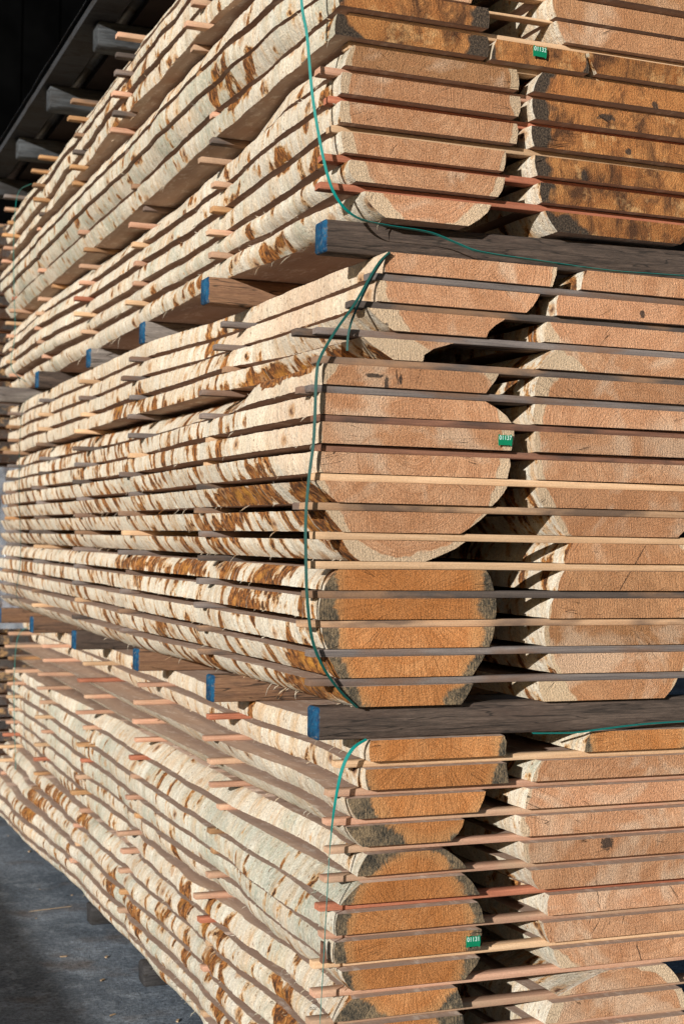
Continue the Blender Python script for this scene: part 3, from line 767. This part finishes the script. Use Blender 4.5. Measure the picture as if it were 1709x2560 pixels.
# top bundle
tips = {6: -.02, 5: -.017, 4: .007, 3: .015, 2: -.004, 1: -.012}
front = {5: 'salmon', 4: 'salmon', 3: 'tan', 2: 'red', 1: 'red', 6: 'salmon'}
# lath lies on top of layer k
for row in range(6):
    for k in range(0, 15):
        z0 = P1(k) + .0004
        h = .0193 if k != 7 else .0073
        if row == 0:
            x0 = {0: -.012, 1: -.004, 2: .015, 3: .007, 4: -.017}.get(k, .03)
            kind = {0: 'red', 1: 'red', 2: 'tan', 3: 'red', 4: 'salmon'}.get(k, 'tan')
            if k in (5, 6, 7): x0 = .06
            y0 = .030 + r.uniform(-.004, .006)
        else:
            x0 = -.020 + r.uniform(-.026, .026) - (.055 if k > 8 else 0) * (1 if row < 4 else .5)
            if k == 5 and row in (2, 4): x0 += .05
            kind = pick([('salmon', 5), ('red', 1.6), ('orange', 2.2), ('grey', 2.2), ('dark', 1.6)] if k > 4 else [('salmon', 6), ('tan', 3), ('red', 1.4), ('orange', 1)])
            y0 = ROWY[row] + r.uniform(-.025, .025)
        lath(x0, y0, z0, kind, 'above plank %s from bottom, top bundle, %s' % (ORD[k], ROWN[row]), h=h)
# middle bundle: lath lies under plank k (k=1..15)
tipm = {1: .118, 2: .071, 3: -.020, 4: -.021, 5: -.037, 6: -.023, 7: -.008, 8: -.026, 9: -.047, 10: -.023, 11: -.032, 12: -.038, 13: -.052, 14: -.027, 15: -.027}
kindm = {1: 'grey', 2: 'dark', 3: 'grey', 4: 'dark', 5: 'grey', 6: 'umber', 7: 'umber', 8: 'tan', 9: 'mixed', 10: 'tan', 11: 'tan', 12: 'dark', 13: 'mixed', 14: 'grey', 15: 'grey'}
for row in range(6):
    for k in range(1, 16):
        z0 = P2(k + 1) + .0006
        if row == 0:
            x0 = tipm[k]; kind = kindm[k]; y0 = .008 + r.uniform(-.003, .004)
        else:
            x0 = -.032 + r.uniform(-.018, .022) + (.05 if k in (1, 2, 3) and row == 1 else 0)
            kind = pick([('grey', 6), ('dark', 3), ('tan', 2), ('orange', .6)])
            y0 = ROWY[row] - .05 + r.uniform(-.03, .03)
        lath(x0, y0, z0, kind, 'under plank %s from top, middle bundle, %s' % (ORD[k - 1], ROWN[row]), h=.0196)
lath(-.060, .055, P2(4) + .0006, 'dark', 'close behind the front lath under plank third from top, middle bundle', h=.0196)
lath(-.045, .060, P2(6) + .0006, 'grey', 'close behind the front lath under plank fifth from top, middle bundle', h=.0196)
lath(-.050, .058, P2(10) + .0006, 'grey', 'close behind the front lath under plank ninth from top, middle bundle', h=.0196)
# bottom bundle
tipb = {1: .059, 2: .038, 3: .034, 4: .039, 5: .030, 6: .017, 7: .03, 8: .006, 9: .007, 10: -.002}
for row in range(6):
    for k in range(1, 15):
        z0 = P3(k + 1) + .0003
        if row == 0:
            x0 = tipb.get(k, .0); kind = {6: 'red', 1: 'tan', 8: 'tan', 9: 'salmon'}.get(k, 'salmon'); y0 = .026 + r.uniform(-.003, .004)
        else:
            x0 = [0, .03, .02, .015, .01, .0][row] - (.02 if k > 8 else 0) + r.uniform(-.012, .032)
            kind = pick([('salmon', 8), ('tan', 2), ('orange', 2), ('red', 1)])
            y0 = ROWY[row] + .02 + r.uniform(-.03, .03)
        lath(x0, y0, z0, kind, 'under plank %s from top, bottom bundle, %s' % (ORD[k - 1], ROWN[row]), h=.0181)

def broken():
    v = []; f = []
    pr = [(0, 0), (.011, .001), (.012, .018), (.001, .02)]
    for i in range(7):
        z = .585 + .0085 * i; k = 1 - .06 * i
        for a, b in pr: v.append((.018 + a * k * 1.3 + .0015 * nz(i * 2, a * 300, 1), .004 + b * k, z + (.006 * nz(a * 400, b * 400, 3) if i == 6 else 0)))
    for i in range(6):
        for k in range(4): f.append((i * 4 + k, i * 4 + (k + 1) % 4, i * 4 + 4 + (k + 1) % 4, i * 4 + 4 + k))
    f += [(3, 2, 1, 0), (24, 25, 26, 27)]
    o = mesh_obj('broken_lath', v, f, [STK['umber'][0]], None, {'tone': ('FLOAT', [.9] * len(v))}, loc=(.018, .004, .585))
    meta(o, 'small broken piece of reddish lath standing at the corner of the bottom bundle', 'lath')
broken()

# ------------------------------------------------------------------ bearers
G_BE = 'square bearers under the bundles'
BN = ['nearest the corner', 'second from the corner', 'third from the corner', 'fourth from the corner', 'fifth from the corner', 'at the far end']
up = [(.0196, .079, 'bearer_g', .012), (-.0155, 1.027, 'bearer_b', 0), (.039, 2.075, 'bearer_l', 0), (.021, 2.988, 'bearer_l', 0), (-.026, 4.025, 'bearer_g', 0), (-.10, 4.95, 'bearer_l', 0)]
for i, (x, y, mt, _) in enumerate(up):
    o = box_stick('bearer', x, 1.35, y, .066, 2.3835, .0835, M[mt], r.random(), seg=12, paint=1.0 if i < 5 else 0, bev=.004, yaw=-.05 if i == 0 else 0)
    meta(o, 'weathered blue-ended bearer under the top bundle, %s' % BN[i] if i < 5 else 'unpainted grey bearer under the top bundle at the far end', 'bearer', G_BE)
dn = [(.0, .025, 'bearer_g'), (-.013, .899, 'bearer_b'), (.006, 1.945, 'bearer_b'), (-.020, 2.989, 'bearer_g'), (-.017, 4.09, 'bearer_b'), (-.05, 4.95, 'bearer_b')]
for i, (x, y, mt) in enumerate(dn):
    o = box_stick('bearer', x, 1.35, y, .066, 1.1385, .0825, M[mt], r.random(), seg=12, paint=1.0, bev=.004)
    meta(o, 'weathered blue-ended bearer under the middle bundle, %s' % BN[i], 'bearer', G_BE)
for i, (x, y) in enumerate([(.03, .1), (.03, .95), (.025, 1.82), (.018, 2.72), (.08, 3.86), (.05, 4.9)]):
    o = box_stick('bearer', x, 1.3, y, .09, .0, .0805, M['shade_dark_wood'], r.random(), seg=10, bev=.005, jag=.006)
    meta(o, 'shade-darkened bearer on the asphalt under the bottom bundle, %s' % BN[i], 'bearer', G_BE)

# ------------------------------------------------------------------ straps
def ribbon(name, pts, wdir, width, mat, label, group='plastic straps round the bundles', th=.0012):
    """pts smooth path; wdir = direction of the strap's width at every point"""
    P = [Vector(p) for p in pts]
    out = []
    for i in range(len(P) - 1):
        p0 = P[max(0, i - 1)]; p1 = P[i]; p2 = P[i + 1]; p3 = P[min(len(P) - 1, i + 2)]
        n = 7
        for k in range(n):
            t = k / n
            out.append(.5 * ((2 * p1) + (p2 - p0) * t + (2 * p0 - 5 * p1 + 4 * p2 - p3) * t * t + (3 * p1 - p0 - 3 * p2 + p3) * t ** 3))
    out.append(P[-1])
    v = []; f = []
    for i, p in enumerate(out):
        tg = (out[min(i + 1, len(out) - 1)] - out[max(i - 1, 0)]).normalized()
        wd = wdir(i / (len(out) - 1)) if callable(wdir) else Vector(wdir)
        wd = (wd - tg * wd.dot(tg)).normalized()
        nn = tg.cross(wd)
        for a, b in ((-1, -1), (1, -1), (1, 1), (-1, 1)):
            v.append(tuple(p + wd * a * width / 2 + nn * b * th / 2))
    for i in range(len(out) - 1):
        for k in range(4): f.append((i * 4 + k, i * 4 + (k + 1) % 4, i * 4 + 4 + (k + 1) % 4, i * 4 + 4 + k))
    f += [(3, 2, 1, 0), tuple(len(out) * 4 - 4 + k for k in range(4))]
    o = mesh_obj(name, v, f, [mat], loc=tuple(P[0]), smooth=math.radians(40))
    meta(o, label, 'strap', group)
    return o
def cw(t): return Vector((0.55, .8, 0)) if t < .45 else Vector((.1, 1, .1))
ribbon('strap', [(-.11, -.004, 3.62), (-.10, -.004, 3.3), (-.083, -.006, 3.0), (-.066, -.008, 2.90), (-.048, -.01, 2.74), (-.014, -.012, 2.58), (.020, -.012, 2.500), (.075, -.01, 2.458),
                 (.16, .0, 2.448), (.28, .0, 2.441), (.36, -.0, 2.420), (.43, -.005, 2.402), (.60, -.01, 2.392), (.80, -.01, 2.384), (.95, .0, 2.388), (1.25, .02, 2.40)],
       lambda t: Vector((.62, -.78, 0)) if t < .45 else Vector((0, -.95, .3)), .0078, M['strap_teal'], 'bright teal strap curving round the corner of the top bundle')
ribbon('strap', [(.165, -.012, 2.378), (.13, -.014, 2.34), (.07, -.02, 2.24), (.02, -.022, 2.17), (-.020, -.020, 2.10), (-.030, -.018, 2.05), (-.034, -.018, 1.9), (-.045, -.018, 1.8), (-.052, -.018, 1.70), (-.050, -.018, 1.6),
                 (-.045, -.018, 1.5), (-.030, -.016, 1.40), (.0, -.014, 1.33), (.045, -.012, 1.27), (.098, -.008, 1.222)],
       (.6, -.8, 0), .0085, M['strap_dark'], 'dark green strap running down the corner of the middle bundle')
ribbon('strap', [(.166, -.004, 2.379), (.125, -.006, 2.32), (.075, -.008, 2.22), (.058, -.008, 2.165), (.055, -.008, 2.12)],
       (.6, -.8, 0), .0065, M['strap_dark'], 'loose short dark strap end at the top of the middle bundle')
ribbon('strap', [(.125, -.006, 1.142), (.085, -.012, 1.12), (.055, -.018, 1.07), (.035, -.022, .98), (.024, -.024, .88), (.018, -.024, .75), (.012, -.024, .6), (.006, -.022, .45), (.002, -.022, .3), (.0, -.02, .15), (.03, -.02, .085)],
       lambda t: Vector((.75 - 1.15 * min(1, max(0, t - .12) * 3) + 1.0 * max(0, t - .6), -.7, 0)), .0095, M['strap_teal'], 'narrow teal strap down the corner of the bottom bundle')
for nm, x, y, z0, z1, mt, lb in (('strap', -.055, 4.62, 2.47, 3.55, 'strap_teal', 'thin teal strap round the far end of the top bundle'),
                                 ('strap', -.045, 4.35, 1.23, 2.38, 'strap_dark', 'thin dark strap round the far end of the middle bundle'),
                                 ('strap', .01, 4.72, .1, 1.14, 'strap_teal', 'thin teal strap round the far end of the bottom bundle')):
    zs = [z1, z1 - .06] + [z0 + (z1 - z0) * t for t in (.75, .5, .25, .07)] + [z0]
    ribbon(nm, [(x + (.08 if i in (0, len(zs) - 1) else 0) + .01 * math.sin(i * 2), y + .02 * i / 6, z) for i, z in enumerate(zs)], (.0, -1, 0), .014, M[mt], lb)
ribbon('strap', [(.60, -.004, 1.141), (.72, -.012, 1.1395), (.80, -.014, 1.146), (.95, -.006, 1.155), (1.2, .0, 1.16)], (0, 1, .2), .010, M['strap_teal'], 'thin teal strap end lying over the bottom bundle right of the corner')

# ------------------------------------------------------------------ number tags
def tag(host, x, z, txt, y=-.009, tilt=0.0, sc=1.0):
    W2, H2 = .0195 * sc, .0135 * sc
    v = []; f = []
    out = [(-W2, -H2), (-W2 + .002, -H2 - .0025), (-W2 + .005, -H2 + .0005), (0, -H2), (W2 - .005, -H2 + .0005), (W2 - .002, -H2 - .0025), (W2, -H2), (W2 + .0012, 0), (W2, H2),
           (W2 - .002, H2 + .0025), (W2 - .005, H2 - .0005), (0, H2), (-W2 + .005, H2 - .0005), (-W2 + .002, H2 + .0025), (-W2, H2), (-W2 - .001, 0)]
    c, s = math.cos(tilt), math.sin(tilt)
    n = len(out)
    for yy in (y - .0012, y + .0005):
        for a, b in out: v.append((x + a * c - b * s, yy - .0010 * (abs(a) / W2) ** 2, z + a * s + b * c))
    f.append(tuple(range(n))); f.append(tuple(reversed(range(n, 2 * n))))
    for i in range(n): f.append((i, i + n, (i + 1) % n + n, (i + 1) % n))
    o = mesh_obj('number_tag', v, f, [M['tag']])
    o.parent = host; o.matrix_parent_inverse = Matrix.Translation(-Vector(host.location))
    cu = bpy.data.curves.new('numerals', 'FONT'); cu.body = txt; cu.size = .0155 * sc; cu.align_x = 'CENTER'; cu.align_y = 'CENTER'; cu.extrude = .0002; cu.space_character = 1.12
    to = bpy.data.objects.new('tmp', cu); COL.objects.link(to)
    me = bpy.data.meshes.new_from_object(to.evaluated_get(bpy.context.evaluated_depsgraph_get()))
    bpy.data.objects.remove(to)
    for vv in me.vertices:
        a, b, d = vv.co; a *= .86; b = b * 1.05 + H2 * .42
        vv.co = (x + a * c - b * s, y - .0030 - d, z + a * s + b * c)
    me.materials.clear(); me.materials.append(M['ink'])
    t = bpy.data.objects.new('numerals', me); COL.objects.link(t); t.parent = o
    return o
tag(tag_hosts['c6'], .589, 2.948, '01132', y=-.0115, tilt=-.03)
tag(tag_hosts['p7'], .502, 1.912, '01137', y=-.0115)
tag(tag_hosts['u8'], .429, .610, '01131', y=-.0125)

# ------------------------------------------------------------------ cover on top of the stack
def cover():
    e = bpy.data.objects.new('stack_cover', None); COL.objects.link(e); e.location = (.6, 2.6, 3.568)
    meta(e, 'old corrugated cover on weathered joists laid over the stack', 'cover')
    inv = Matrix.Translation(-e.location)
    for i, y in enumerate([.45, 1.38, 2.27, 3.18, 4.12, 5.05]):
        o = box_stick('joist', -.125 + r.uniform(-.012, .012), 1.5, y, .10, 3.568, .100, M['joist'], r.random(), seg=10, bev=.005)
        o.parent = e; o.matrix_parent_inverse = inv
    # edge board along Y
    v = []; f = []
    n = 60
    for i in range(n + 1):
        y = .2 + 5.4 * i / n; d = .003 * nz(y * 6, 1, 1)
        v += [(-.165 + d, y, 3.670), (-.045, y, 3.670), (-.045, y, 3.700), (-.165 + d, y, 3.700)]
    for i in range(n):
        for k in range(4): f.append((i * 4 + k, i * 4 + (k + 1) % 4, i * 4 + 4 + (k + 1) % 4, i * 4 + 4 + k))
    f += [(3, 2, 1, 0), (n * 4, n * 4 + 1, n * 4 + 2, n * 4 + 3)]
    o = mesh_obj('edge_board', v, f, [M['dull_joist']], None, {'tone': ('FLOAT', [.2] * len(v)), 'paint': ('FLOAT', [0.] * len(v))})
    o.parent = e; o.matrix_parent_inverse = inv
    # roof boards under the sheet
    v = []; f = []
    for k in range(9):
        x0 = .02 + k * .165; b = len(v)
        for (xx, zz) in ((x0, 3.672), (x0 + .13, 3.672), (x0 + .13, 3.692), (x0, 3.692)): v += [(xx, .2, zz), (xx, 5.55, zz)]
        f += [(b, b + 2, b + 3, b + 1), (b + 2, b + 4, b + 5, b + 3), (b + 4, b + 6, b + 7, b + 5), (b + 6, b, b + 1, b + 7), (b, b + 6, b + 4, b + 2), (b + 1, b + 3, b + 5, b + 7)]
    q = mat_plain('roof_board', (.020, .015, .013), .9, .1, .3, 6)  # shade under the cover is put into this near-black colour
    o = mesh_obj('board', v, f, [q]); o.parent = e; o.matrix_parent_inverse = inv
    # corrugated sheet
    v = []; f = []
    nx, ny = 150, 30
    for i in range(nx + 1):
        for j in range(ny + 1):
            x = -.18 + 1.8 * i / nx; y = .15 + 5.5 * j / ny
            edge = .010 * nz(y * 3, 4, 4) if i == 0 else 0
            v.append((x + edge, y, 3.718 + .009 * math.cos(x * 2 * math.pi / .076) + .004 * nz(x * 2, y * 2, 0)))
    for i in range(nx):
        for j in range(ny):
            a = i * (ny + 1) + j; f.append((a, a + 1, a + ny + 2, a + ny + 1))
    b = len(v)
    v += [(p[0], p[1], p[2] + .0016) for p in v[:b]]
    f += [tuple(b + k for k in reversed(t)) for t in f[:nx * ny]]
    for j in range(ny): f.append((j, b + j, b + j + 1, j + 1))
    q = NT('corrugated_metal', .45, .5)
    q.b.inputs['Metallic'].default_value = .6
    q.done(q.mix(q.rng(q.noi(q.pos(), 9, 4, .7), .45, .6), (.10, .105, .11), (.06, .045, .035)))
    o = mesh_obj('corrugated_sheet', v, f, [q.m], smooth=math.radians(60)); o.parent = e; o.matrix_parent_inverse = inv
    o = box_stick('weight_timber', -.27, 1.5, 1.98, .13, 3.732, .13, M['bearer_g'], .6, seg=8, bev=.006)
    meta(o, 'mossy old timber weighing down the corrugated cover', 'timber')
cover()

# ------------------------------------------------------------------ second stack behind
def back_stack():
    rr = random.Random(3)
    G = 'planks of the stack behind'
    cnt = 0
    for i in range(46):
        z = .12 + i * .0755
        if i in (14, 31): continue
        cnt += 1
        nth = '%d%s' % (cnt, 'th' if 10 < cnt % 100 < 14 else {1: 'st', 2: 'nd', 3: 'rd'}.get(cnt % 10, 'th'))
        x0 = -.045 + .03 * math.sin(i * .55) + rr.uniform(-.012, .012)
        plank('dull plank, %s from the ground, in the stack behind the far end' % nth, z + TH, z, [(5.9, x0, x0 + .005), (9.6, x0, x0)], [(5.9, x0 + .5, x0 + .5), (9.6, x0 + .5, x0 + .5)],
              5.86 + rr.uniform(-.02, .02), 9.4, 'e_dull', 'w_top', (.2, z - .1, .26, .4), .003, .003, group=G, fine=False, seed=600 + i, knots=False, name='sawn_plank')
        for yy in (5.95,):
            kind = rr.choice(['grey', 'dark', 'umber', 'salmon'])
            o = box_stick('lath', x0 - rr.uniform(.02, .07), .6, yy + rr.uniform(-.02, .02), .038, z + TH + .0004, .0195, STK[kind][0], rr.random(), seg=3)
            meta(o, '%s lath on the %s plank from the ground of the stack behind' % (STK[kind][1], nth), 'lath', 'laths of the stack behind')
    # crumpled clear wrap over its near end
    v = []; f = []
    nu, nv = 60, 90
    for i in range(nu + 1):
        for j in range(nv + 1):
            u = i / nu; z = 1.05 + 1.0 * j / nv
            if u < .5: x = -.115 - .01 * u; y = 6.6 - 1.6 * u
            else: x = -.12 + (u - .5) * 1.0; y = 5.79
            k = .022 * nz(u * 9, z * 7, 1) + .012 * nz(u * 26, z * 22, 2) + .005 * abs(nz(u * 50, z * 60, 3))
            v.append((x - abs(k), y - k, z))
    for i in range(nu):
        for j in range(nv):
            a = i * (nv + 1) + j; f.append((a, a + nv + 1, a + nv + 2, a + 1))
    q = NT('clear_wrap', .12, .6)
    q.b.inputs['Transmission Weight'].default_value = .0
    q.b.inputs['Alpha'].default_value = .42
    q.done((.42, .46, .52))
    o = mesh_obj('plastic_wrap', v, f, [q.m], smooth=math.radians(25))
    meta(o, 'crumpled clear plastic wrap over the stack behind', 'plastic wrap')
back_stack()
